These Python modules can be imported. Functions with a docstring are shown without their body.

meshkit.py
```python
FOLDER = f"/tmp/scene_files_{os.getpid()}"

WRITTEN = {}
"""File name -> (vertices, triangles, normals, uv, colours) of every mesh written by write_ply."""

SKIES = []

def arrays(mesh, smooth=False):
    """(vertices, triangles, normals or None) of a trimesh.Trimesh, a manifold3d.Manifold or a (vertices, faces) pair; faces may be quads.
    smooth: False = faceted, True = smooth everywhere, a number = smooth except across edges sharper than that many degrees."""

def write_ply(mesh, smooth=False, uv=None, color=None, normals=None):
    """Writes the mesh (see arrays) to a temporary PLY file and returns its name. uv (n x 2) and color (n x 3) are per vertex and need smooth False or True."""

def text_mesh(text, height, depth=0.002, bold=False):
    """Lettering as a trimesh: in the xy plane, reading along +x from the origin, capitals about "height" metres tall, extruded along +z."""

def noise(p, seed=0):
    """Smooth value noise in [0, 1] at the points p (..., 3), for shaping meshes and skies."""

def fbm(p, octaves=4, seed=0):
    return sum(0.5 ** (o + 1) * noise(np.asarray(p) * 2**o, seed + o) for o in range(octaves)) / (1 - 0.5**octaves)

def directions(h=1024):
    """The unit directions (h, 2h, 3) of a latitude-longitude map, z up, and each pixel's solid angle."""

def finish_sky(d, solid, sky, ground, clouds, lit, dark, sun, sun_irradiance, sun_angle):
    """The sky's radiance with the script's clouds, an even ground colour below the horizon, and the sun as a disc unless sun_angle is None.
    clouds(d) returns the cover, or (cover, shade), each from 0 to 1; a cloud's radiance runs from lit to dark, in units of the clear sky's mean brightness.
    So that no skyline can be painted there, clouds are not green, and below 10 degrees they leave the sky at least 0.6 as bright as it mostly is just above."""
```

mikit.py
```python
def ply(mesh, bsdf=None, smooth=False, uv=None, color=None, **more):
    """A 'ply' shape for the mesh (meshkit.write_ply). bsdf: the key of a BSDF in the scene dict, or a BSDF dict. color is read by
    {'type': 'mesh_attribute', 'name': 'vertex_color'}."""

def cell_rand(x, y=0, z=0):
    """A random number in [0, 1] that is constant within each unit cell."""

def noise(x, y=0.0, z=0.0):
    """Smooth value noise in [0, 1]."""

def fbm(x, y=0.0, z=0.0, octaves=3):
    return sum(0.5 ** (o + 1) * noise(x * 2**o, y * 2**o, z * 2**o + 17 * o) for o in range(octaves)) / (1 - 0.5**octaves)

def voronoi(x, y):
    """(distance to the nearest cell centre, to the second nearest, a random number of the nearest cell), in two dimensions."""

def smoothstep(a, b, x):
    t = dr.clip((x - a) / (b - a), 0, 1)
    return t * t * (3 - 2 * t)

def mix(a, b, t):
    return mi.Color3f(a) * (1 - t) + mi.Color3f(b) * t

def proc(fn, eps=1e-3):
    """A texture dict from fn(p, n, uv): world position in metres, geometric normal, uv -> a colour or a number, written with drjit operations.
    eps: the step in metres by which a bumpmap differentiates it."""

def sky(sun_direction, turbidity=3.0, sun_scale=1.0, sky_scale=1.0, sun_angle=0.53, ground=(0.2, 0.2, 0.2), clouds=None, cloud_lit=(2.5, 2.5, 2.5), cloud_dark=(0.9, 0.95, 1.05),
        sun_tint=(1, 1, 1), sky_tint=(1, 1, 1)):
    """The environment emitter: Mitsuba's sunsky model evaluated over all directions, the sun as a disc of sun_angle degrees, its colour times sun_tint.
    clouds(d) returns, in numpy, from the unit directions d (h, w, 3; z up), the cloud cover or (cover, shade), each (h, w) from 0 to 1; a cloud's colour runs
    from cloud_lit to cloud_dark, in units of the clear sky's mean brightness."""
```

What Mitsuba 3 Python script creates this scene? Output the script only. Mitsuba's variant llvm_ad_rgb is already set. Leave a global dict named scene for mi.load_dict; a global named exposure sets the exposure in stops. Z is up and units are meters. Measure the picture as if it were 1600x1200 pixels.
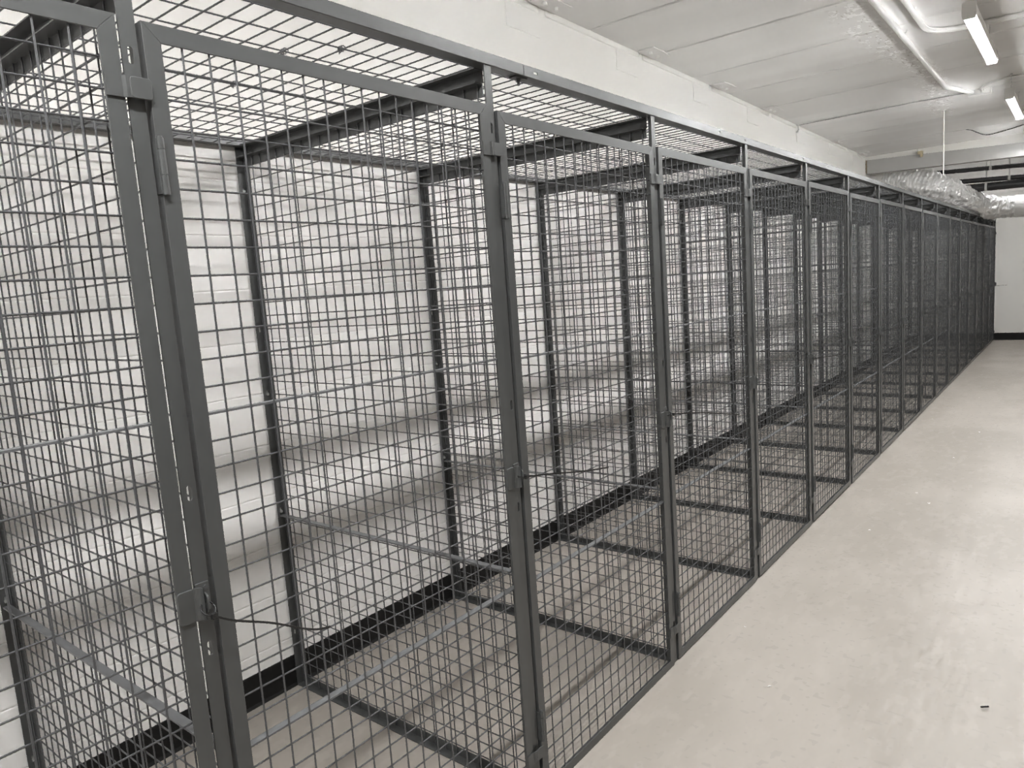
import math
import numpy as np
import trimesh
import mitsuba as mi
import drjit as dr
import shapely.geometry as sg
from shapely import affinity
import meshkit
import mikit

T = mi.ScalarTransform4f
scene, labels = {"type": "scene"}, {}

# ---------------------------------------------------------------- camera, light, exposure
F_PX = 1112.82
CAM = np.array([-0.5833, -1.2137, 1.5061])
YAW, PITCH, ROLL = 0.6794, -0.1324, -0.0707
_f = np.array([math.cos(PITCH) * math.cos(YAW), math.cos(PITCH) * math.sin(YAW), math.sin(PITCH)])
_r = np.cross(_f, [0, 0, 1]); _r /= np.linalg.norm(_r)
_u = np.cross(_r, _f)
_up = -math.sin(ROLL) * _r + math.cos(ROLL) * _u
scene["camera"] = {
    "type": "perspective", "fov": math.degrees(2 * math.atan(800 / F_PX)), "fov_axis": "x", "near_clip": 0.05, "far_clip": 100.0,
    "to_world": T().look_at(origin=CAM.tolist(), target=(CAM + _f).tolist(), up=_up.tolist()),
}
exposure = 0.0
LAMP = (278.0, 277.5, 275.0)          # radiance of the LED lenses
LAMP_DIM = {9.9: 0.42, 12.6: 0.8}     # radiance scaled down for the lamps at the cross beam and beyond it
LAMP_Y, LAMP_Z = -0.694, 2.774        # the row of ceiling lamps over the aisle (bottom of the lens)
LAMP_X = [-5.87, -3.20, -0.53, 2.14, 4.81, 7.48, 9.9, 12.6]  # the lamp at the cross beam is unseen, added to brighten the foil duct

W = 0.9144        # one cage
NB = 17           # cages in the row; the first one is cut by the left edge of the photograph
D = 1.2048        # front of the cages (y = 0) to the block wall
XW = 14.68        # far wall
X0R, Y0R = -11.0, -8.0   # back and right end of the room, outside the photograph
P = 0.0491        # pitch of the wire
ZH0, ZH1 = 2.084, 2.113


def ceil_z(x):
    return 3.070 - 0.0088 * x


# ---------------------------------------------------------------- materials
def mat(name, d):
    scene[name] = d


def two(d):
    return {"type": "twosided", "bsdf": d}


def rgb(*c):
    return {"type": "rgb", "value": list(c)}


def f_wall(p, n, uv):
    a = mikit.fbm(p.x * 3.0, p.y * 3.0, p.z * 3.0, 3)
    return mikit.mix((0.755, 0.745, 0.725), (0.81, 0.803, 0.79), mikit.smoothstep(0.3, 0.7, a))


def b_wall(p, n, uv):
    grain = mikit.noise(p.x * 160, p.y * 160, p.z * 160)
    pits = mikit.smoothstep(0.80, 0.93, mikit.noise(p.x * 95 + 7, p.y * 95, p.z * 110 + 3))
    return 0.45 * grain - 1.0 * pits


def f_floor(p, n, uv):
    a = mikit.fbm(p.x * 1.3 + 5, p.y * 2.2, 0.0, 4)
    b = mikit.fbm(p.x * 14, p.y * 30, 2.0, 3)
    c = mikit.smoothstep(0.80, 0.86, mikit.noise(p.x * 55, p.y * 55, 9.0))
    col = mikit.mix((0.305, 0.280, 0.250), (0.352, 0.324, 0.293), mikit.smoothstep(0.3, 0.7, a))
    col = mikit.mix(col, (0.385, 0.356, 0.325), 0.25 * mikit.smoothstep(0.52, 0.75, b))
    return mikit.mix(col, (0.25, 0.235, 0.215), 0.3 * c)


def b_floor(p, n, uv):
    w = 0.35 * mikit.noise(p.x * 3.0, p.y * 3.0, 1.0)
    a = mikit.noise(p.x * 22 + 8 * w, p.y * 40 + 6 * w, 3.0)
    s = mikit.noise(p.x * 70 + p.y * 26, p.y * 90 - p.x * 20, 5.0)
    g = mikit.noise(p.x * 6.0, p.y * 7.0, 4.0)
    return 1.5 * a + 0.8 * s + 3.2 * g


def f_ceiling(p, n, uv):
    a = mikit.fbm(p.x * 2.2, p.y * 0.7, 0.0, 3)
    base = mikit.mix((0.67, 0.66, 0.645), (0.74, 0.735, 0.72), mikit.smoothstep(0.3, 0.7, a))
    line = -0.10 + 0.06 * dr.sin(p.x * 1.7)           # a band of peeling paint beside the conduit
    near = (1 - mikit.smoothstep(0.03, 0.16, dr.abs(p.y - line))) * mikit.smoothstep(4.0, 4.4, p.x) * (1 - mikit.smoothstep(8.0, 8.6, p.x))
    m = mikit.noise(p.x * 17, p.y * 30, 4.0)
    flake = near * mikit.smoothstep(0.55, 0.62, m) * mikit.smoothstep(0.40, 0.6, mikit.noise(p.x * 50, p.y * 75, 1.0))
    dark = near * mikit.smoothstep(0.80, 0.86, mikit.noise(p.x * 24 + 5, p.y * 60, 6.0))
    return mikit.mix(mikit.mix(base, (0.90, 0.90, 0.89), 0.85 * flake), (0.45, 0.43, 0.40), 0.6 * dark)


def b_ceiling(p, n, uv):
    return 0.8 * mikit.noise(p.x * 2.2, p.y * 1.1, 1.0) + 0.06 * mikit.noise(p.x * 30, p.y * 14, 3.0)


def f_steel(p, n, uv):
    a = mikit.fbm(p.x * 9, p.y * 9, p.z * 4, 3)
    return mikit.mix((0.048, 0.0502, 0.0502), (0.058, 0.0605, 0.060), a)


def f_foil(p, n, uv):
    return 0.5 * mikit.noise(p.x * 75, p.y * 75, p.z * 75) + 0.5 * mikit.noise(p.x * 28, p.y * 34, p.z * 34)


mat("mat_wall", two({"type": "bumpmap", "tex": mikit.proc(b_wall), "scale": 0.0011,
                     "bsdf": {"type": "principled", "base_color": mikit.proc(f_wall), "roughness": 0.55, "specular": 0.4}}))
mat("mat_smooth", two({"type": "principled", "base_color": rgb(0.765, 0.755, 0.725), "roughness": 0.6, "specular": 0.35}))
mat("mat_floor", two({"type": "bumpmap", "tex": mikit.proc(b_floor, 2e-3), "scale": 0.0011,
                      "bsdf": {"type": "principled", "base_color": mikit.proc(f_floor), "roughness": 0.40, "specular": 0.24}}))
mat("mat_ceiling", two({"type": "bumpmap", "tex": mikit.proc(b_ceiling, 3e-3), "scale": 0.0014,
                        "bsdf": {"type": "principled", "base_color": mikit.proc(f_ceiling), "roughness": 0.36, "specular": 0.5}}))
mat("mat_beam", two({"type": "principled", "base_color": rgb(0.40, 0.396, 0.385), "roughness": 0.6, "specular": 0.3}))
mat("mat_steel", two({"type": "principled", "base_color": mikit.proc(f_steel), "roughness": 0.33, "specular": 0.5}))
mat("mat_wire", two({"type": "principled", "base_color": rgb(0.055, 0.057, 0.060), "roughness": 0.30, "specular": 0.55}))
mat("mat_bar", two({"type": "principled", "base_color": rgb(0.10, 0.103, 0.107), "roughness": 0.36, "specular": 0.4}))
mat("mat_black", two({"type": "principled", "base_color": rgb(0.007, 0.007, 0.007), "roughness": 0.55, "specular": 0.25}))
mat("mat_plastic", two({"type": "principled", "base_color": rgb(0.012, 0.012, 0.012), "roughness": 0.4, "specular": 0.4}))
mat("mat_pipe", two({"type": "principled", "base_color": rgb(0.022, 0.022, 0.024), "roughness": 0.35, "specular": 0.5}))
mat("mat_white", two({"type": "principled", "base_color": rgb(0.76, 0.755, 0.74), "roughness": 0.38, "specular": 0.5}))
mat("mat_zinc", two({"type": "principled", "base_color": rgb(0.55, 0.55, 0.54), "roughness": 0.35, "metallic": 0.8}))
mat("mat_brass", two({"type": "principled", "base_color": rgb(0.42, 0.36, 0.24), "roughness": 0.5, "specular": 0.4}))
mat("mat_foil", two({"type": "bumpmap", "tex": mikit.proc(f_foil, 2e-3), "scale": 0.008,
                     "bsdf": {"type": "principled", "base_color": rgb(0.90, 0.90, 0.895), "metallic": 0.55, "roughness": 0.18}}))
mat("mat_wrap", two({"type": "principled", "base_color": rgb(0.66, 0.645, 0.61), "roughness": 0.5, "specular": 0.4}))
mat("mat_rust", two({"type": "principled", "base_color": rgb(0.20, 0.17, 0.12), "roughness": 0.7, "specular": 0.2}))


# ---------------------------------------------------------------- mesh helpers
class MB:
    def __init__(self):
        self.v, self.f, self.n = [], [], 0

    def add(self, v, f):
        v = np.asarray(v, float); f = np.asarray(f, int)
        if f.shape[1] == 4:
            f = np.vstack([f[:, [0, 1, 2]], f[:, [0, 2, 3]]])
        self.v.append(v); self.f.append(f + self.n); self.n += len(v)
        return self

    def mesh(self, m):
        return self.add(m.vertices, m.faces)

    def box(self, x0, x1, y0, y1, z0, z1):
        x0, x1 = min(x0, x1), max(x0, x1); y0, y1 = min(y0, y1), max(y0, y1); z0, z1 = min(z0, z1), max(z0, z1)
        v = [(x, y, z) for x in (x0, x1) for y in (y0, y1) for z in (z0, z1)]
        f = [(0, 1, 3, 2), (4, 6, 7, 5), (0, 4, 5, 1), (2, 3, 7, 6), (0, 2, 6, 4), (1, 5, 7, 3)]
        return self.add(v, f)

    def tube(self, p0, p1, r, n=8, caps=True):
        return self.path([p0, p1], r, n, caps)

    def path(self, pts, r, n=8, caps=True):
        pts = np.asarray(pts, float)
        k = len(pts)
        t = np.gradient(pts, axis=0); t /= np.linalg.norm(t, axis=1, keepdims=True)
        ref = np.array([0, 0, 1.0]) if abs(t[0][2]) < 0.9 else np.array([1.0, 0, 0])
        a = np.cross(t, ref); a /= np.linalg.norm(a, axis=1, keepdims=True)
        b = np.cross(t, a)
        th = np.arange(n) / n * 2 * np.pi
        v = pts[:, None] + r * (np.cos(th)[None, :, None] * a[:, None] - np.sin(th)[None, :, None] * b[:, None])
        v = v.reshape(-1, 3)
        f = [(i * n + j, i * n + (j + 1) % n, (i + 1) * n + (j + 1) % n, (i + 1) * n + j) for i in range(k - 1) for j in range(n)]
        f = np.array(f); f = np.vstack([f[:, [0, 1, 2]], f[:, [0, 2, 3]]])
        if caps:
            c0, c1 = len(v), len(v) + 1
            v = np.vstack([v, pts[0], pts[-1]])
            f = np.vstack([f, [(c0, (j + 1) % n, j) for j in range(n)], [(c1, (k - 1) * n + j, (k - 1) * n + (j + 1) % n) for j in range(n)]])
        return self.add(v, f)

    def extrude(self, poly, h, M=None):
        """A shapely polygon extruded along +z by h, then placed by the 4x4 M."""
        m = trimesh.creation.extrude_polygon(poly, h, engine="earcut")
        if M is not None:
            m.apply_transform(M)
            if np.linalg.det(M[:3, :3]) < 0:
                m.invert()
        return self.mesh(m)

    def slab(self, poly, h, c, M):
        """A convex shapely polygon extruded along +z by h, its far edge chamfered by c."""
        p = np.array(poly.exterior.coords)[:-1]
        q = np.array(poly.buffer(-c, join_style=2).exterior.coords)[:-1]
        m = trimesh.Trimesh(np.vstack([np.c_[p, 0 * p[:, :1]], np.c_[p, 0 * p[:, :1] + h - c], np.c_[q, 0 * q[:, :1] + h]])).convex_hull
        m.apply_transform(M)
        if np.linalg.det(M[:3, :3]) < 0:
            m.invert()
        return self.mesh(m)

    def out(self):
        return trimesh.Trimesh(np.vstack(self.v), np.vstack(self.f), process=False)


def axes(ax, ay, az, o=(0, 0, 0)):
    M = np.eye(4); M[:3, 0], M[:3, 1], M[:3, 2], M[:3, 3] = ax, ay, az, o
    return M


ALONG_Z = np.eye(4)
ALONG_X = axes((0, 1, 0), (0, 0, 1), (1, 0, 0))       # profile (y, z) extruded along x
ALONG_Y = axes((1, 0, 0), (0, 0, 1), (0, -1, 0))      # profile (x, z) extruded along -y
FACE_Y = axes((1, 0, 0), (0, 0, 1), (0, -1, 0))


def at(M, o):
    M = M.copy(); M[:3, 3] = o
    return M


def rrect(x0, x1, y0, y1, r):
    return sg.box(x0 + r, y0 + r, x1 - r, y1 - r).buffer(r, quad_segs=3)


def angle_profile(corner, a, b, t, r=0.0025):
    """An L of legs a (along +-x) and b (along +-y) from the outer corner, thickness t, the outer corner rounded."""
    sa, sb = np.sign(a), np.sign(b)
    x, y = corner
    arc = [(x + sa * r * (1 - math.cos(q)), y + sb * r * (1 - math.sin(q))) for q in np.linspace(0, math.pi / 2, 4)]
    pts = [(x, y + b)] + arc + [(x + a, y), (x + a, y + sb * t), (x + sa * t, y + sb * t), (x + sa * t, y + b)]
    return sg.Polygon(pts).buffer(0)


def numbered(key):
    if key not in scene and key not in labels:
        return key
    k = 1
    while f"{key}_{k:03d}" in scene or f"{key}_{k:03d}" in labels:
        k += 1
    return f"{key}_{k:03d}"


def put(name, shape, parent=None, move=None, **tags):
    key = numbered((parent + "__" if parent else "") + name)
    scene[key] = dict(shape) if move is None else {**shape, "to_world": T().translate([float(c) for c in move])}
    if tags:
        labels[key] = tags
    return key


def struct(name, mesh, m, smooth=False, label=None):
    key = put(name, mikit.ply(mesh, m, smooth=smooth))
    labels[key] = {"kind": "structure"}
    if label:
        labels[key]["label"] = label
    return key


def ply(mb, m, smooth=False):
    return mikit.ply(mb.out() if isinstance(mb, MB) else mb, m, smooth=smooth)


# ---------------------------------------------------------------- the room
fl = MB()
nx, ny = 320, 110
gx, gy = np.meshgrid(np.linspace(X0R, XW, nx), np.linspace(Y0R, D + 0.1, ny), indexing="ij")
gp = np.stack([gx, gy, 0 * gx], -1)
calm = 1 - np.exp(-np.maximum(0, -gy + 0.02) / 0.12)              # even where the frames stand
gz = 0.010 * (meshkit.fbm(gp * 2.0, 3, seed=4) - 0.62) * np.where(gy < 0.02, calm, 0)
gz = np.minimum(gz, 0)
idx = np.arange(nx * ny).reshape(nx, ny)
fl.add(np.stack([gx, gy, gz], -1).reshape(-1, 3), np.stack([idx[:-1, :-1], idx[1:, :-1], idx[1:, 1:], idx[:-1, 1:]], -1).reshape(-1, 4))
struct("floor", fl.out(), "mat_floor", True, "pale beige painted concrete floor with trowel marks")

# the block wall behind the cages: ten courses with tooled bed joints, a smooth concrete band above
wl = MB().box(X0R, XW + 0.1, D + 0.07, D + 0.16, 0, 3.9)
struct("wall_left", wl.out(), "mat_wall", False, "white painted block wall behind the cages with a smooth concrete band above")
CH, CB = 0.1962, 0.003
g, gd = 0.0055, 0.0045
for k in range(-1, 11):
    z0, z1 = CB + k * CH, CB + (k + 1) * CH
    z0 = max(z0, 0.0) if k == -1 else z0
    if k == -1:
        continue
    top = min(z1, 2.118)
    gt = g if z1 < 2.1 else 0
    pr = [(D + 0.08, z0), (D + gd, z0), (D + 0.0012, z0 + 0.3 * g), (D, z0 + g)]
    pr += [(D, top - gt), (D + 0.0012, top - 0.3 * gt), (D + gd, top), (D + 0.08, top)] if gt else [(D, top), (D + 0.08, top)]
    c = MB().extrude(sg.Polygon(pr), XW - X0R, at(ALONG_X, (X0R, 0, 0)))
    put("block_course", ply(c, "mat_wall"), "wall_left")
put("concrete_band", ply(MB().box(X0R, 10.585, D - 0.004, D + 0.08, 2.118, 3.25), "mat_smooth"), "wall_left")
put("concrete_band", ply(MB().box(10.585, XW, D - 0.004, D + 0.08, 2.118, 3.9), "mat_smooth"), "wall_left")
lip = MB()
for x0, x1 in ((-6.4, 1.55), (1.60, 2.86), (2.93, 4.02), (4.08, 5.20), (5.26, 6.62), (6.70, 7.46), (7.54, 9.55), (9.60, 10.5)):
    za, zb = ceil_z(x0), ceil_z(x1)
    pts = np.array([(x, y, z) for x, z in ((x0, za), (x1, zb)) for y, z in ((D - 0.004, z - 0.035), (D - 0.011, z - 0.031), (D - 0.011, z + 0.02), (D - 0.004, z + 0.02))])
    lip.add(pts, [(0, 1, 5, 4), (1, 2, 6, 5), (0, 3, 2, 1), (4, 5, 6, 7)])
put("grout_lip", ply(lip, "mat_smooth"), "wall_left")
for x in (0.5, 1.65, 2.72, 3.87, 5.05, 6.2, 7.62, 8.85, 10.0):
    zc = ceil_z(x)
    c = MB().box(x - 0.15, x + 0.15, D - 0.0075, D, zc - 0.165, zc - 0.03)
    put("patch", ply(c, "mat_smooth"), "wall_left")

# far wall: smooth below, blocks above the cages
struct("wall_far", MB().box(XW, XW + 0.2, Y0R, D + 0.2, 0, 3.9).out(), "mat_smooth", False, "grey white far wall with bare blocks near the ceiling")
for k in range(12, 19):
    z0, z1 = CB + k * CH + 0.002, CB + (k + 1) * CH - 0.002
    y = D - (0.2 if k % 2 else 0.0)
    if k % 2:
        put("block", ply(MB().box(XW - 0.012, XW + 0.01, y + 0.002, D, z0, z1), "mat_wall"), "wall_far")
    while y > -1.7:
        put("block", ply(MB().box(XW - 0.012 - 0.002 * ((k * 7 + int(y * 10)) % 3 == 0), XW + 0.01, y - 0.387, y - 0.002, z0, z1), "mat_wall"), "wall_far")
        y -= 0.39
struct("wall_right", MB().box(X0R, XW, Y0R - 0.2, Y0R, 0, 3.9).out(), "mat_beam")
struct("wall_back", MB().box(X0R - 0.2, X0R, Y0R - 0.2, D + 0.2, 0, 3.9).out(), "mat_beam")
base = MB().extrude(sg.Polygon([(D, 0), (D, 0.127), (D - 0.002, 0.127), (D - 0.0035, 0.124), (D - 0.0035, 0.012), (D - 0.010, 0.0)]), XW - X0R, at(ALONG_X, (X0R, 0, 0)))
struct("baseboard_left", base.out(), "mat_black", False, "matte black rubber base along the white block wall")
base = MB().extrude(sg.Polygon([(XW, 0), (XW, 0.127), (XW - 0.002, 0.127), (XW - 0.0035, 0.124), (XW - 0.0035, 0.012), (XW - 0.010, 0.0)]), D - Y0R, at(ALONG_Y, (0, D, 0)))
struct("baseboard_far", base.out(), "mat_black", False, "matte black rubber base along the far wall")

# ceiling of concrete planks with open joints
struct("ceiling", MB().box(X0R, 10.7, Y0R, D + 0.2, 3.19, 3.30).out(), "mat_ceiling", False, "painted concrete plank ceiling with flaking paint")
joints = [X0R] + [3.40 - 0.75 * k for k in range(18, 0, -1)] + [3.40, 4.16, 4.90, 5.62, 6.42, 7.43, 8.55, 9.60, 10.62]
for a, b in zip(joints[:-1], joints[1:]):
    e = 0.0035 if abs(b - 7.43) > 0.01 else 0.007
    a2, b2 = a + 0.0035, b - e
    za, zb = ceil_z(a), ceil_z(b)
    prof = sg.Polygon([(a2, za + 0.006), (a2 + 0.012, za), (b2 - 0.012, zb), (b2, zb + 0.006), (b2, 3.2), (a2, 3.2)])
    put("plank", ply(MB().extrude(prof, D + 0.1 - Y0R, at(ALONG_Y, (0, D + 0.1, 0))), "mat_ceiling"), "ceiling")
struct("ceiling_beyond", MB().box(10.7, XW + 0.2, Y0R, D + 0.2, 3.75, 3.9).out(), "mat_ceiling")

# cross beam
def beam(zt0, zt1, zb0, zb1, x0, x1):
    v = [(x, y, z) for x in (x0, x1) for y, zs in ((D - 0.004, (zb0, zt0)), (Y0R, (zb1, zt1))) for z in zs]
    return MB().add(v, [(0, 1, 3, 2), (4, 6, 7, 5), (0, 4, 5, 1), (2, 3, 7, 6), (0, 2, 6, 4), (1, 5, 7, 3)])


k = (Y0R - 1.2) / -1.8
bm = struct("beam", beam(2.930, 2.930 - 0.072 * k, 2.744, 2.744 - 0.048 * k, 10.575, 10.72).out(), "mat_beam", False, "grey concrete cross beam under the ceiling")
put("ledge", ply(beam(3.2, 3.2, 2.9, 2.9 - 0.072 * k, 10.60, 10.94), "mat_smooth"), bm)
put("stain", ply(MB().box(10.568, 10.576, D - 0.022, D - 0.004, 2.75, 2.925), "mat_rust"), bm)

# ---------------------------------------------------------------- cages
POST_Y = 0.006
DA, DB, DS = 0.0239, 0.0167, 0.030   # door edges right of its hinge post, left of its latch post, width of the stiles
DZ0, DZ1 = 0.008, 1.982
slots_z = [0.157, 0.90, 1.19, 1.925]


def wires(axis, coords, a, b, off, r=0.0019):
    """straight wires: axis = direction, coords = list of the two other coordinates"""
    m = MB()
    for c in coords:
        if axis == "x":
            m.tube((a, c[0], c[1]), (b, c[0], c[1]), r, 8, False)
        elif axis == "y":
            m.tube((c[0], a, c[1]), (c[0], b, c[1]), r, 8, False)
        else:
            m.tube((c[0], c[1], a), (c[0], c[1], b), r, 8, False)
    return m


def merge(*ms):
    o = MB()
    for m in ms:
        q = m.out() if isinstance(m, MB) else m
        o.mesh(q)
    return o


# front post: an angle, its face pierced by slots (local x = 0 is the partition line)
face = sg.box(-0.0105, 0.0, 0.0169, ZH0)
for z in slots_z:
    face = face.difference(rrect(-0.0008, 0.0082, z - 0.014, z + 0.014, 0.0043))
post = MB().extrude(face, 0.003, at(FACE_Y, (0, POST_Y + 0.003, 0)))
post.box(0.0139, 0.0169, POST_Y + 0.003, POST_Y + 0.024, 0, ZH0)
S_POST = ply(post, "mat_steel")

# partition: frame of angles, wire, a flat stiffener
WEBX = 0.020
yr = D - 0.006
rear = MB()
fr = sg.box(-0.008, 0.0, WEBX + 0.003, ZH0)
wb = sg.box(yr - 0.032, 0.0, yr, ZH0)
for z in (0.22, 0.72, 1.18, 1.42, 1.93):
    fr = fr.difference(rrect(0.003, 0.010, z - 0.010, z + 0.010, 0.003))
rear.extrude(fr, 0.003, at(FACE_Y, (0, yr, 0)))
rear.extrude(wb, 0.003, axes((0, 1, 0), (0, 0, 1), (1, 0, 0), (WEBX, 0, 0)))
S_REAR = ply(rear, "mat_steel")
ya, yb = POST_Y + 0.036, yr - 0.003
trail = MB().extrude(angle_profile((WEBX + 0.003, 2.048), -0.030, -0.034, 0.003), yb - ya, at(ALONG_Y, (0, yb, 0)))
trail.extrude(angle_profile((WEBX + 0.006, ZH0), -0.034, -0.034, 0.003), yb - ya, at(ALONG_Y, (0, yb, 0)))
S_TRAIL = ply(trail, "mat_steel")
S_BRAIL = ply(MB().extrude(angle_profile((WEBX + 0.003, 0.0005), -0.031, 0.031, 0.003), yb - ya, at(ALONG_Y, (0, yb, 0))), "mat_steel")
bar = MB().box(-0.006, WEBX - 0.006, POST_Y + 0.01, yb - 0.01, 0.700, 0.7045)
S_PBAR = ply(bar, "mat_bar")
wx = WEBX - 0.003
pw = merge(
    wires("z", [(wx, y) for y in np.arange(0.0568, yb, P)], 0.004, 2.046, None),
    wires("y", [(wx + 0.004, z) for z in 1.867 + 0.0494 * np.arange(-37, 4)], ya - 0.022, yb, None),
)
S_PWIRE = ply(pw, "mat_wire", 50)
S_BOLT = ply(MB().mesh(trimesh.creation.cylinder(0.006, 0.006, sections=6, transform=trimesh.transformations.rotation_matrix(math.pi / 2, (1, 0, 0), ))), "mat_zinc", 40)

# roof panel
zr = ZH0 + 0.006
rw = merge(
    wires("y", [(x, zr) for x in 0.092 - P / 6 + P * np.arange(-1, 18)], 0.012, D - 0.012, None),
    wires("x", [(y, zr + 0.004) for y in 0.265 - 0.0985 * 2 + 0.0985 * np.arange(0, 12)], 0.0, W + 0.006, None),
)
S_ROOF = ply(rw, "mat_wire", 50)

# door
x0, x1 = DA, W - DB
dframe = MB()
co, ci = [(x0, DZ0), (x1, DZ0), (x1, DZ1), (x0, DZ1)], [(x0 + DS, DZ0 + DS), (x1 - DS, DZ0 + DS), (x1 - DS, DZ1 - DS), (x0 + DS, DZ1 - DS)]
for j in range(4):      # four mitred legs
    dframe.slab(sg.Polygon([co[j], co[(j + 1) % 4], ci[(j + 1) % 4], ci[j]]), 0.003, 0.0007, at(FACE_Y, (0, 0.003, 0)))
for a, b, c, d in ((x0, x0 + 0.003, DZ0, DZ1), (x1 - 0.003, x1, DZ0, DZ1)):
    dframe.box(a, b, 0.003, 0.031, c, d)
dframe.box(x0 + 0.003, x1 - 0.003, 0.003, 0.031, DZ1 - 0.003, DZ1)
dframe.box(x0 + 0.003, x1 - 0.003, 0.003, 0.031, DZ0, DZ0 + 0.003)
S_DOOR = ply(dframe, "mat_steel")
BAR_Z = (0.672, 1.321)
zs = [z for z in 1.321 + 0.0494 * np.arange(-27, 14) if min(abs(z - b) for b in BAR_Z) > 0.01 and 0.02 < z < 1.975]
dw = merge(
    wires("z", [(x, 0.0058) for x in 0.092 + P * np.arange(-1, 17) if x0 + 0.006 < x < x1 - 0.006], DZ0 + 0.005, DZ1 - 0.005, None),
    wires("x", [(0.0096, z) for z in zs], x0 + 0.004, x1 - 0.004, None),
)
S_DWIRE = ply(dw, "mat_wire", 50)
S_DBAR = [ply(MB().box(x0 + 0.004, x1 - 0.004, 0.0085, 0.0265, z - 0.0015, z + 0.0025), "mat_bar") for z in BAR_Z]
hinge_parts = {}
for nm, z0 in (("hi", 1.703), ("lo", 0.190)):
    m = MB()
    for a, b in ((0.0, 0.032), (0.033, 0.074), (0.075, 0.093)):
        m.tube((x0 + 0.0045, -0.0045, z0 + a), (x0 + 0.0045, -0.0045, z0 + b), 0.0062, 14)
    m.tube((x0 + 0.0045, -0.0045, z0 - 0.001), (x0 + 0.0045, -0.0045, z0 + 0.096), 0.0045, 10)
    m.box(x0 - 0.0035, x0 - 0.0008, -0.004, 0.020, z0 + 0.002, z0 + 0.091)
    hinge_parts[nm] = ply(m, "mat_steel", 40)


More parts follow.
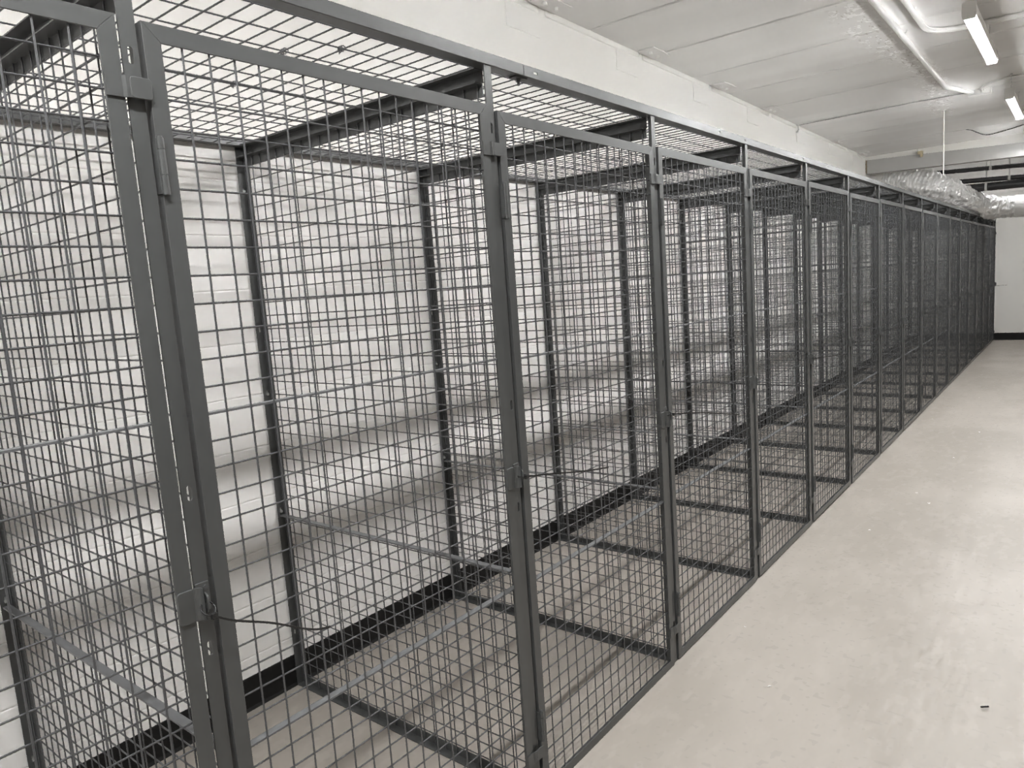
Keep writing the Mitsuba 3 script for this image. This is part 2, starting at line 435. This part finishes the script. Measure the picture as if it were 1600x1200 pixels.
def tab_mesh(z):
    # a strap that lies on the stile, steps out over the post and ends rounded
    m = MB()
    xs_, ys_ = [x1 - 0.029, x1 - 0.004, x1 + 0.001, W + 0.024], [-0.0005, -0.0005, -0.0040, -0.0040]
    n = len(xs_)
    v = []
    for x, y in zip(xs_, ys_):
        zz = 0.017 if x < W + 0.02 else 0.0135
        v += [(x, y, z - zz), (x, y, z + zz), (x, y - 0.003, z + zz), (x, y - 0.003, z - zz)]
    f = []
    for i in range(n - 1):
        for j in range(4):
            f.append((i * 4 + j, i * 4 + (j + 1) % 4, (i + 1) * 4 + (j + 1) % 4, (i + 1) * 4 + j))
    f += [(3, 2, 1, 0), (n * 4 - 4, n * 4 - 3, n * 4 - 2, n * 4 - 1)]
    m.add(v, f)
    m.slab(rrect(W - 0.010, W + 0.0255, z - 0.0172, z + 0.0172, 0.006), 0.0042, 0.0011, at(FACE_Y, (0, -0.0039, 0)))
    return m


S_TAB = [ply(tab_mesh(z), "mat_steel") for z in (1.870, 0.152)]

# hasp: strap on the latch stile, bent out over the post, slotted over an eye plate with two screws
HZ = 0.992
hs = MB()
hs.slab(rrect(W - 0.047, W - 0.0165, HZ - 0.030, HZ + 0.030, 0.006), 0.0035, 0.0009, at(FACE_Y, (0, -0.0005, 0)))
arc = [(-0.0165 + 0.011 * math.sin(q), -0.002 - 0.016 * (1 - math.cos(q)) / 1.0) for q in np.linspace(0, math.pi / 2, 6)]
for (ax_, ay_), (bx_, by_) in zip(arc[:-1], arc[1:]):
    v = [(W + ax_, ay_, HZ - 0.030), (W + bx_, by_, HZ - 0.030), (W + bx_, by_, HZ + 0.030), (W + ax_, ay_, HZ + 0.030)]
    v += [(x - 0.002, y - 0.002, z) for x, y, z in v]
    hs.add(v, [(0, 1, 2, 3), (7, 6, 5, 4), (0, 4, 5, 1), (3, 2, 6, 7)])
S_HASP = ply(hs, "mat_steel")
ey = MB()
ey.slab(rrect(W - 0.010, W + 0.0155, HZ - 0.022, HZ + 0.034, 0.002), 0.0028, 0.0008, at(FACE_Y, (0, POST_Y, 0)))
eye_prof = rrect(-0.024, POST_Y - 0.002, HZ - 0.016, HZ + 0.020, 0.009).difference(sg.Point(-0.013, HZ + 0.002).buffer(0.0045, quad_segs=4))
ey.extrude(eye_prof, 0.0035, axes((0, 1, 0), (0, 0, 1), (1, 0, 0), (W - 0.004, 0, 0)))
S_EYE = ply(ey, "mat_steel")
S_SCREW = [ply(MB().mesh(trimesh.creation.cylinder(0.0042, 0.003, sections=10, transform=trimesh.transformations.rotation_matrix(math.pi / 2, (1, 0, 0)))), "mat_wire", 40)]

ORD = ["first", "second", "third", "fourth", "fifth", "sixth", "seventh", "eighth", "ninth", "tenth", "eleventh", "twelfth", "thirteenth", "fourteenth", "fifteenth", "sixteenth", "seventeenth"]
rng = np.random.default_rng(7)


def partition(t, x):
    p = put("partition", S_BRAIL, t, (x, 0, 0))
    put("top_rail", S_TRAIL, p, (x, 0, 0))
    put("rear_post", S_REAR, p, (x, 0, 0))
    put("stiffener_bar", S_PBAR, p, (x, 0, 0))
    put("wire_mesh", S_PWIRE, p, (x, 0, 0), kind="stuff")
    for z in (0.72, 1.18, 1.93):
        put("bolt", S_BOLT, p, (x + 0.0065, yr - 0.005, z - 0.004))


for i in range(NB):
    x = W * (i - 1)
    t = numbered("storage_cage")
    if i == 0:
        lab = "dark grey wire mesh storage cage nearest the camera, cut by the picture's edge"
    elif i == NB - 1:
        lab = "dark grey wire mesh storage cage at the far end, touching the far wall"
    else:
        lab = f"dark grey wire mesh storage cage, {ORD[i]} of the row counted from the camera"
    labels[t] = {"label": lab, "category": "storage cage", "group": "row of wire mesh storage cages"}
    put("front_post", S_POST, t, (x, 0, 0))
    partition(t, x)
    put("roof_panel", S_ROOF, t, (x, 0, 0), kind="stuff")
    dz = {1: 0.0, 2: -0.010, 3: -0.004, 0: 0.001}.get(i, float(rng.uniform(-0.005, 0.004)))
    dz = max(dz, -0.006) if i > 3 else dz
    mv = (x, 0, dz)
    d = put("door", S_DOOR, t, mv)
    put("wire_mesh", S_DWIRE, d, mv, kind="stuff")
    for s in S_DBAR:
        put("flat_bar", s, d, mv)
    for s in hinge_parts.values():
        put("hinge", s, d, mv)
    for s in S_TAB:
        put("strike_tab", s, d, mv)
    put("hasp", S_HASP, d, mv)
    e = put("eye_plate", S_EYE, t, (x, 0, 0))
    put("screw", S_SCREW[0], e, (x + W + 0.008, POST_Y - 0.0035, HZ + 0.024))
    put("screw", S_SCREW[0], e, (x + W + 0.008, POST_Y - 0.0035, HZ + 0.001))
    if i == NB - 1:
        put("front_post", S_POST, t, (x + W, 0, 0))
        partition(t, x + W)

# front and rear rails: long angles that tie the cages together
def rail(x0, x1, y0, s):
    prof = angle_profile((y0, ZH0), s * 0.033, ZH1 - ZH0, 0.003)
    return MB().extrude(prof, x1 - x0, at(ALONG_X, (x0, 0, 0)))


def front_rail(x0, x1):
    f = sg.box(x0, ZH0, x1, ZH1)
    for xs in ([x0 + 0.054, x0 + 1.36, x0 + 1.654, x1 - 0.42] if x0 > 0 else []):
        f = f.difference(rrect(xs - 0.010, xs + 0.010, ZH0 + 0.012, ZH0 + 0.019, 0.003))
    m = MB().extrude(f, 0.003, at(FACE_Y, (0, 0.006, 0)))
    m.extrude(sg.Polygon([(0.003, ZH0), (0.0045, ZH0 - 0.0012), (0.041, ZH0 - 0.0012), (0.041, ZH0 + 0.0018), (0.006, ZH0 + 0.0018), (0.006, ZH0 + 0.003), (0.003, ZH0 + 0.003)]), x1 - x0, at(ALONG_X, (x0, 0, 0)))
    return m


cuts = [-1.88, 1.071, 4.02, 6.97, 9.92, 12.87, XW - 0.02]
spots = ["nearest section over the first three cages", "second section from the camera", "third section from the camera", "fourth section, passing under the foil duct's start", "fifth section, under the foil duct", "last short section at the far wall"]
for j, (a, b) in enumerate(zip(cuts[:-1], cuts[1:])):
    a = max(a, -0.95)
    put("front_rail", ply(front_rail(a + 0.0015, b - 0.0015), "mat_steel"), None, None,
        label=f"grey steel rail along the cage tops, {spots[j]}", category="steel rail", group="front rails over the cages")
sp = MB().box(1.045, 1.097, 0.012, 0.036, ZH0 - 0.0055, ZH0 - 0.0015)
sp.tube((1.071, 0.024, ZH0 - 0.022), (1.071, 0.024, ZH0 - 0.004), 0.004, 8)
sp.mesh(trimesh.creation.cylinder(0.008, 0.006, sections=6, transform=trimesh.transformations.translation_matrix((1.071, 0.024, ZH0 - 0.009))))
put("splice_bolt", ply(sp, "mat_steel"), "front_rail_001")
rr = MB().box(-0.95, XW - 0.02, D - 0.008, D - 0.005, ZH0 + 0.002, ZH1).box(-0.95, XW - 0.02, D - 0.037, D - 0.005, ZH0 - 0.001, ZH0 + 0.002)
put("rear_rail", ply(rr, "mat_steel"), None, None, label="long grey steel rail fixed to the block wall under the cage roofs", category="steel rail")

# cable ties through the hasps: tails as the photograph shows them (dx, dz from the eye, length sideways)
tails = {0: [(0.0, -0.030, -0.020), (0.03, -0.030, -0.040), (0.10, -0.030, -0.075), (0.18, -0.022, -0.124), (0.225, -0.018, -0.145), (0.245, -0.018, -0.149)],
         1: [(0.0, -0.030, 0.0), (0.08, -0.050, -0.010), (0.20, -0.065, -0.032), (0.36, -0.075, -0.056)],
         2: [(0.0, -0.030, 0.008), (0.10, -0.050, -0.004), (0.35, -0.075, -0.050), (0.52, -0.08, -0.085)],
         4: [(0.0, -0.030, 0.0), (0.2, -0.06, -0.01), (0.48, -0.08, -0.03)],
         5: [(0.0, -0.030, 0.0), (0.2, -0.06, -0.012), (0.50, -0.08, -0.04)],
         6: [(0.0, -0.030, 0.0), (0.2, -0.06, -0.006), (0.50, -0.08, -0.02)],
         8: [(0.0, -0.030, 0.0), (0.2, -0.07, -0.02), (0.42, -0.08, -0.03)],
         9: [(0.0, -0.030, 0.0), (0.2, -0.07, 0.00), (0.50, -0.09, -0.012)],
         10: [(0.0, -0.030, 0.0), (0.2, -0.07, 0.01), (0.44, -0.09, 0.02)],
         12: [(0.0, -0.030, 0.0), (0.2, -0.07, 0.0), (0.5, -0.09, 0.0)],
         13: [(0.0, -0.030, 0.0), (0.2, -0.07, 0.0), (0.5, -0.09, 0.0)],
         15: [(0.0, -0.030, 0.0), (0.2, -0.12, -0.002), (0.36, -0.22, -0.01)]}
from scipy.interpolate import CubicSpline
for i, pts in tails.items():
    xe = W * i
    t = numbered("cable_tie")
    labels[t] = {"label": f"black cable tie tail at the hasp of the {ORD[i]} cage from the camera", "category": "cable tie", "group": "black cable ties on the hasps"}
    pts = np.array(pts); s = np.r_[0, np.cumsum(np.linalg.norm(np.diff(pts, axis=0), axis=1))]
    q = CubicSpline(s, pts, bc_type="natural")(np.linspace(0, s[-1], 24)) + (xe, 0, HZ)
    w2, t2 = 0.0022, 0.0008
    v, f = [], []
    for k_, c in enumerate(q):
        v += [c + (0, -t2, -w2), c + (0, t2, -w2), c + (0, t2, w2), c + (0, -t2, w2)]
        if k_:
            b_ = 4 * k_
            f += [(b_ - 4 + j, b_ - 4 + (j + 1) % 4, b_ + (j + 1) % 4, b_ + j) for j in range(4)]
    f += [(3, 2, 1, 0), (len(v) - 4, len(v) - 3, len(v) - 2, len(v) - 1)]
    put("tail", ply(MB().add(v, f), "mat_plastic"), t)
    hd = MB().box(xe - 0.004, xe + 0.006, -0.035, -0.027, HZ - 0.005 + pts[0][2], HZ + 0.005 + pts[0][2])
    put("head", ply(hd, "mat_plastic"), t)
    th = np.linspace(0, 2 * math.pi, 18)
    lp = np.stack([xe - 0.002 + 0.012 * np.sin(th), -0.018 - 0.010 * np.cos(th), HZ + 0.002 + pts[0][2] * 0.5 * (1 + np.cos(th)) / 1 + 0 * th], -1)
    put("loop", ply(MB().path(lp, 0.0016, 6, False), "mat_plastic", True), t)

# ---------------------------------------------------------------- ceiling lamps
names = ["", "", "", "", "white strip lamp hanging nearest the camera from the aisle ceiling", "white strip lamp hanging farther off, just before the cross beam", "", ""]
mat("mat_lens", {"type": "diffuse", "reflectance": rgb(0.8, 0.8, 0.8)})
for i, x in enumerate(LAMP_X):
    t = numbered("strip_lamp")
    lab = names[i] or f"white strip lamp over the aisle, {['far behind the camera', 'behind the camera', 'above the camera', 'over the third cage', '', '', 'an unseen one added by the cross beam to brighten the duct', 'beyond the cross beam'][i]}"
    labels[t] = {"label": lab, "category": "ceiling lamp", "group": "strip lamps over the aisle"}
    zc = (ceil_z(x) if x < 10.6 else 3.75)
    y, z, hl = LAMP_Y, LAMP_Z + (0.48 if x > 10.6 else 0.0), 0.61
    body = sg.Polygon([(y - 0.029, z + 0.024), (y + 0.029, z + 0.024), (y + 0.032, z + 0.040), (y + 0.026, z + 0.085), (y - 0.026, z + 0.085), (y - 0.032, z + 0.040)])
    put("housing", ply(MB().extrude(body, 2 * hl, at(ALONG_X, (x - hl, 0, 0))), "mat_white"), t)
    for s in (-1, 1):
        put("end_cap", ply(MB().extrude(sg.Polygon([(y - 0.028, z + 0.0), (y + 0.028, z + 0.0), (y + 0.034, z + 0.02), (y + 0.034, z + 0.082), (y + 0.029, z + 0.087), (y - 0.029, z + 0.087), (y - 0.034, z + 0.082), (y - 0.034, z + 0.02)]), 0.012, at(ALONG_X, (x + s * (hl + 0.006) - 0.006, 0, 0))), "mat_white"), t)
    lens = sg.Polygon([(y - 0.027, z + 0.024), (y - 0.026, z + 0.005), (y - 0.022, z), (y + 0.022, z), (y + 0.026, z + 0.005), (y + 0.027, z + 0.024)])
    m = MB().extrude(lens, 2 * hl, at(ALONG_X, (x - hl, 0, 0))).out()
    key = put("lens", mikit.ply(m, "mat_lens"), t)
    scene[key]["emitter"] = {"type": "area", "radiance": rgb(*(LAMP_DIM.get(x, 1.0) * c_ for c_ in LAMP))}
    for s in (-1, 1):
        xh = x + s * 0.44
        hg = MB().tube((xh - 0.05, y, z + 0.085), (xh, y, z + 0.16), 0.0016, 6).tube((xh + 0.05, y, z + 0.085), (xh, y, z + 0.16), 0.0016, 6)
        hg.tube((xh, y, z + 0.155), (xh, y, zc), 0.0022, 6)
        hg.mesh(trimesh.creation.cylinder(0.012, 0.006, sections=12, transform=trimesh.transformations.translation_matrix((xh, y, zc - 0.003))))
        put("hanger", ply(hg, "mat_zinc", 40), t)

# ---------------------------------------------------------------- things on the ceiling
def bent(pts, rad=0.07, n=8):
    pts = [np.array(p, float) for p in pts]
    out = [pts[0]]
    for a, b, c in zip(pts[:-2], pts[1:-1], pts[2:]):
        u, w = (a - b) / np.linalg.norm(a - b), (c - b) / np.linalg.norm(c - b)
        p0, p2 = b + u * rad, b + w * rad
        out += [(1 - s) ** 2 * p0 + 2 * s * (1 - s) * b + s * s * p2 for s in np.linspace(0, 1, n)]
    return np.array(out + [pts[-1]])


def cz(x, y, d=0.0):
    return (x, y, ceil_z(x) - d)


c1 = numbered("conduit")
labels[c1] = {"label": "white painted conduit running along the ceiling to the junction box", "category": "conduit", "group": "white conduits on the ceiling"}
put("pipe", ply(MB().path(bent([cz(-1.0, -0.20, 0.022), cz(6.95, -0.225, 0.022), cz(7.27, -0.33, 0.022), cz(7.42, -0.375, 0.018)], 0.045), 0.0190, 14), "mat_white", True), c1)
for x in (2.2, 5.05, 6.6):
    put("strap", ply(MB().path([cz(x, -0.25 + 0.048 * s, 0.002 + 0.031 * math.sin(math.pi * s)) for s in np.linspace(0, 1, 9)], 0.004, 8), "mat_white", True), c1)
c2 = numbered("conduit")
labels[c2] = {"label": "shorter white conduit turning sideways behind the nearer strip lamp", "category": "conduit", "group": "white conduits on the ceiling"}
put("pipe", ply(MB().path(bent([cz(-1.0, -0.335, 0.021), cz(5.2, -0.357, 0.021), cz(5.42, -2.2, 0.021)], 0.22, 12), 0.0175, 14), "mat_white", True), c2)
for x in (2.4, 4.6):
    put("strap", ply(MB().path([cz(x, -0.379 + 0.048 * s, 0.002 + 0.029 * math.sin(math.pi * s)) for s in np.linspace(0, 1, 9)], 0.004, 8), "mat_white", True), c2)
jb = numbered("junction_box")
labels[jb] = {"label": "white junction box on the ceiling where the conduit ends", "category": "junction box"}
bx_, by_ = 7.47, -0.43
bz = ceil_z(bx_)
put("body", ply(MB().extrude(rrect(bx_ - 0.05, bx_ + 0.05, by_ - 0.09, by_ + 0.09, 0.012), 0.045, at(ALONG_Z, (0, 0, bz - 0.045))), "mat_white"), jb)
put("connector", ply(MB().tube((bx_ - 0.03, by_ + 0.07, bz - 0.018), (bx_ - 0.10, by_ + 0.085, bz - 0.018), 0.019, 12), "mat_white", 40), jb)
put("connector", ply(MB().tube((bx_ - 0.03, by_ - 0.03, bz - 0.018), (bx_ - 0.10, by_ - 0.02, bz - 0.018), 0.019, 12), "mat_white", 40), jb)
put("ceiling_cable", ply(MB().path(bent([cz(7.38, -0.45, 0.015), cz(7.24, -0.475, 0.014), cz(7.12, -0.60, 0.012), cz(7.10, -2.2, 0.012)], 0.08), 0.009, 8), "mat_white", True), None, None,
    label="painted cable curving from the junction box along the ceiling", category="cable")
put("ceiling_wire", ply(MB().path([cz(7.445, 1.16, 0.010), cz(7.44, 0.6, 0.007), cz(7.43, 0.1, 0.007), cz(7.44, -0.33, 0.010)], 0.0045, 6), "mat_beam", True), None, None,
    label="thin dark wire along a ceiling joint from wall to junction box", category="wire")
hk = MB().path([cz(7.45, D - 0.008, 0.0), cz(7.45, D - 0.03, 0.012), cz(7.45, D - 0.036, 0.05), cz(7.46, D - 0.022, 0.075), cz(7.46, D - 0.005, 0.070)], 0.007, 8)
put("wall_hook", ply(hk, "mat_zinc", True), None, None, label="small metal hook at the top of the white wall", category="hook")
for k_, x in enumerate((2.88, 4.10, 5.32, 6.50, 8.92, 10.2)):
    t = numbered("anchor_plate")
    where = ["nearest the camera", "second from the camera", "third from the camera", "just before the wall hook", "second from the cross beam", "an unseen one added by the cross beam to brighten the duct"][k_]
    labels[t] = {"label": f"painted steel plate with two bolts at the ceiling edge, {where}", "category": "anchor plate", "group": "anchor plates along the ceiling edge"}
    z = ceil_z(x)
    put("plate", ply(MB().extrude(rrect(x - 0.13, x + 0.13, D - 0.145, D - 0.03, 0.006), 0.008, at(ALONG_Z, (0, 0, z - 0.008))), "mat_ceiling"), t)
    for s in (-1, 1):
        put("bolt", ply(MB().mesh(trimesh.creation.cylinder(0.013, 0.016, sections=6, transform=trimesh.transformations.translation_matrix((x + s * 0.055, D - 0.085, z - 0.016)))), "mat_white"), t)
rt = numbered("threaded_rod")
labels[rt] = {"label": "thin pale threaded rod hanging from the ceiling before the cross beam", "category": "rod"}
put("shaft", ply(MB().tube((8.15, -0.058, ceil_z(8.15)), (8.15, -0.058, 2.346), 0.0055, 8), "mat_wrap", 50), rt)
put("flange", ply(MB().mesh(trimesh.creation.cylinder(0.03, 0.008, sections=14, transform=trimesh.transformations.translation_matrix((8.15, -0.058, ceil_z(8.15) - 0.004)))), "mat_ceiling", 40), rt)
cl = numbered("beam_clamp")
labels[cl] = {"label": "small brassy clamp with a short rod on top of the cross beam", "category": "clamp"}
put("jaw", ply(MB().box(10.54, 10.60, 0.50, 0.56, 2.90, 2.94).box(10.54, 10.575, 0.50, 0.53, 2.865, 2.90), "mat_brass"), cl)
put("rod", ply(MB().tube((10.55, 0.56, 2.93), (10.55, 0.56, 2.972), 0.007, 8), "mat_zinc", 50), cl)

wp = np.array([(9.6, -0.094), (9.88, -0.162), (10.22, -0.215), (10.24, -0.33), (9.95, -0.60), (9.4, -1.0)])
wq = CubicSpline(np.arange(6), wp)(np.linspace(0, 5, 40))
put("ceiling_wire", ply(MB().path([cz(x, y, 0.006) for x, y in wq], 0.004, 6), "mat_pipe", True), None, None,
    label="loose dark wire end curling on the ceiling near the cross beam", category="wire")
for k_, (x, y) in enumerate(((0.527, 0.555), (0.575, 0.166), (0.484, 0.263))):
    q = np.linspace(0, 4.4 * math.pi, 40)
    pts = np.stack([x + 0.006 * np.cos(q), y + 0.010 * (q / q[-1] - 0.5) * 2, ZH0 + 0.008 + 0.006 * np.sin(q)], -1)
    put("wire_tie", ply(MB().path(np.vstack([pts, pts[-1] + (0.012, 0.014, -0.008)]), 0.0013, 6), "mat_wire", True), None, None,
        label=["dark twisted wire tie on the second cage's roof, farthest from its front rail", "dark twisted wire tie on the second cage's roof, nearest its front rail", "dark twisted wire tie on the second cage's roof, middle one of three"][k_], category="wire tie", group="wire ties on the roof mesh")

# black pipes across the far bay
PX = 11.8
for k_, (z0, z1, r, lab) in enumerate(((2.738, 2.702, 0.030, "highest of the three black pipes across the far bay"), (2.583, 2.546, 0.033, "middle of the three black pipes across the far bay"), (2.474, 2.456, 0.056, "lowest and thickest of the three black pipes across the far bay"))):
    t = numbered("black_pipe")
    labels[t] = {"label": lab, "category": "pipe", "group": "black pipes across the far bay"}
    sl = (z1 - z0) / (0.75)
    x = PX + 0.0 * k_
    put("tube", ply(MB().tube((x, 0.95, z0 + sl * -0.75), (x, Y0R + 0.05, z0 + sl * (0.2 - Y0R)), r, 24), "mat_pipe", 40), t)
    for y in ((-0.15, -0.75), (-0.37, -1.1), (-0.10, -0.9))[k_]:
        zc = z0 + sl * (0.2 - y)
        put("clamp", ply(MB().tube((x, y - 0.015, zc), (x, y + 0.015, zc), r + 0.005, 20), "mat_white", 40), t)
        put("hanger_rod", ply(MB().tube((x, y, zc + r), (x, y, 3.75), 0.006, 8), "mat_white", 40), t)

# foil duct: a swept flexible tube with spiral ribs and crumples
ctrl = np.array([(11.05, 1.06, 2.66), (11.03, 0.90, 2.63), (11.01, 0.68, 2.585), (11.01, 0.52, 2.535), (11.08, 0.36, 2.46), (11.35, 0.205, 2.355), (11.9, 0.077, 2.262), (12.4, -0.063, 2.224), (12.65, -0.244, 2.205), (12.72, -0.42, 2.202)])
s = np.r_[0, np.cumsum(np.linalg.norm(np.diff(ctrl, axis=0), axis=1))]
NS, NT = 560, 80
ss = np.linspace(0, s[-1], NS)
cs = CubicSpline(s, ctrl)
c, tn = cs(ss), cs(ss, 1)
tn /= np.linalg.norm(tn, axis=1, keepdims=True)
a = np.cross(tn, (0, 0, 1.0)); a /= np.linalg.norm(a, axis=1, keepdims=True)
b = np.cross(a, tn)
th = np.arange(NT) / NT * 2 * np.pi
S_, TH = np.meshgrid(ss, th, indexing="ij")
cyl = np.stack([S_ * 1.0, np.cos(TH) * 0.17, np.sin(TH) * 0.17], -1)
bulge = 1.0 + 0.26 * np.clip(1 - ss / 1.5, 0, 1) ** 0.8
rad = 0.156 * bulge[:, None] + 0.0075 * np.sin(2 * np.pi * (S_ / 0.042) + TH + 6 * meshkit.noise(cyl * (3, 6, 6), 3)) + 0.05 * (meshkit.fbm(cyl * (7, 12, 12), 3, seed=5) - 0.5) + 0.075 * (np.abs(meshkit.noise(cyl * (13, 15, 15), 9) - 0.5) - 0.15) + 0.035 * (np.abs(meshkit.noise(cyl * (30, 30, 30), 12) - 0.5) - 0.15)
dv = c[:, None] + rad[..., None] * (np.cos(TH)[..., None] * a[:, None] + np.sin(TH)[..., None] * b[:, None])
dv[..., 2] = np.where(dv[..., 1] > -0.01, np.maximum(dv[..., 2], ZH1 + 0.012), dv[..., 2])
idx = np.arange(NS * NT).reshape(NS, NT); nxt = np.roll(idx, -1, axis=1)
fd = numbered("foil_duct")
labels[fd] = {"label": "crumpled silver foil flexible duct lying over the cages near the far wall", "category": "duct"}
put("sleeve", ply(MB().add(dv.reshape(-1, 3), np.stack([idx[:-1], nxt[:-1], nxt[1:], idx[1:]], -1).reshape(-1, 4)), "mat_foil", True), fd)
put("collar", ply(MB().path([(11.05, D - 0.006, 2.67), c[4]], 0.215, 40), "mat_wrap", 50), fd)
put("strap", ply(MB().path([c[330] + 0.185 * (math.cos(q) * a[330] + math.sin(q) * b[330]) for q in np.linspace(-0.3, math.pi + 0.3, 24)], 0.006, 6), "mat_zinc", True), fd)
e1 = c[-1]
put("rigid_duct", ply(MB().path([e1 + (-0.003, 0.03, 0), e1 + (0.0, -0.3, 0.0), (e1[0] + 0.03, Y0R + 0.02, e1[2])], 0.165, 40), "mat_white", 50), None, None,
    label="white round rigid duct leading from the foil duct's end along the far wall", category="duct")

# bits on the floor
rng = np.random.default_rng(3)
chips = [(6.6, -0.55), (5.6, -0.48), (4.55, -0.40), (4.35, -0.5), (3.7, -0.30), (3.25, -0.45), (8.4, -0.38), (2.25, -0.12), (1.85, -0.36)]
for k_, (x, y) in enumerate(chips):
    a_ = np.sort(rng.uniform(0, 2 * math.pi, 6))
    pol = sg.Polygon([(0.012 * math.cos(q) * rng.uniform(0.5, 1.1), 0.008 * math.sin(q) * rng.uniform(0.5, 1.1)) for q in a_]).convex_hull
    put("paint_chip", ply(MB().extrude(pol, 0.002, at(ALONG_Z, (x, y, 0.0))), "mat_white"), None, None, label="tiny white paint chip lying on the beige aisle floor", category="paint chip", group="white paint chips on the floor")
put("screw_bit", ply(MB().tube((2.10, -1.005, 0.004), (2.085, -0.985, 0.004), 0.003, 6), "mat_plastic"), None, None, label="tiny dark sliver lying on the floor at the lower right", category="debris")
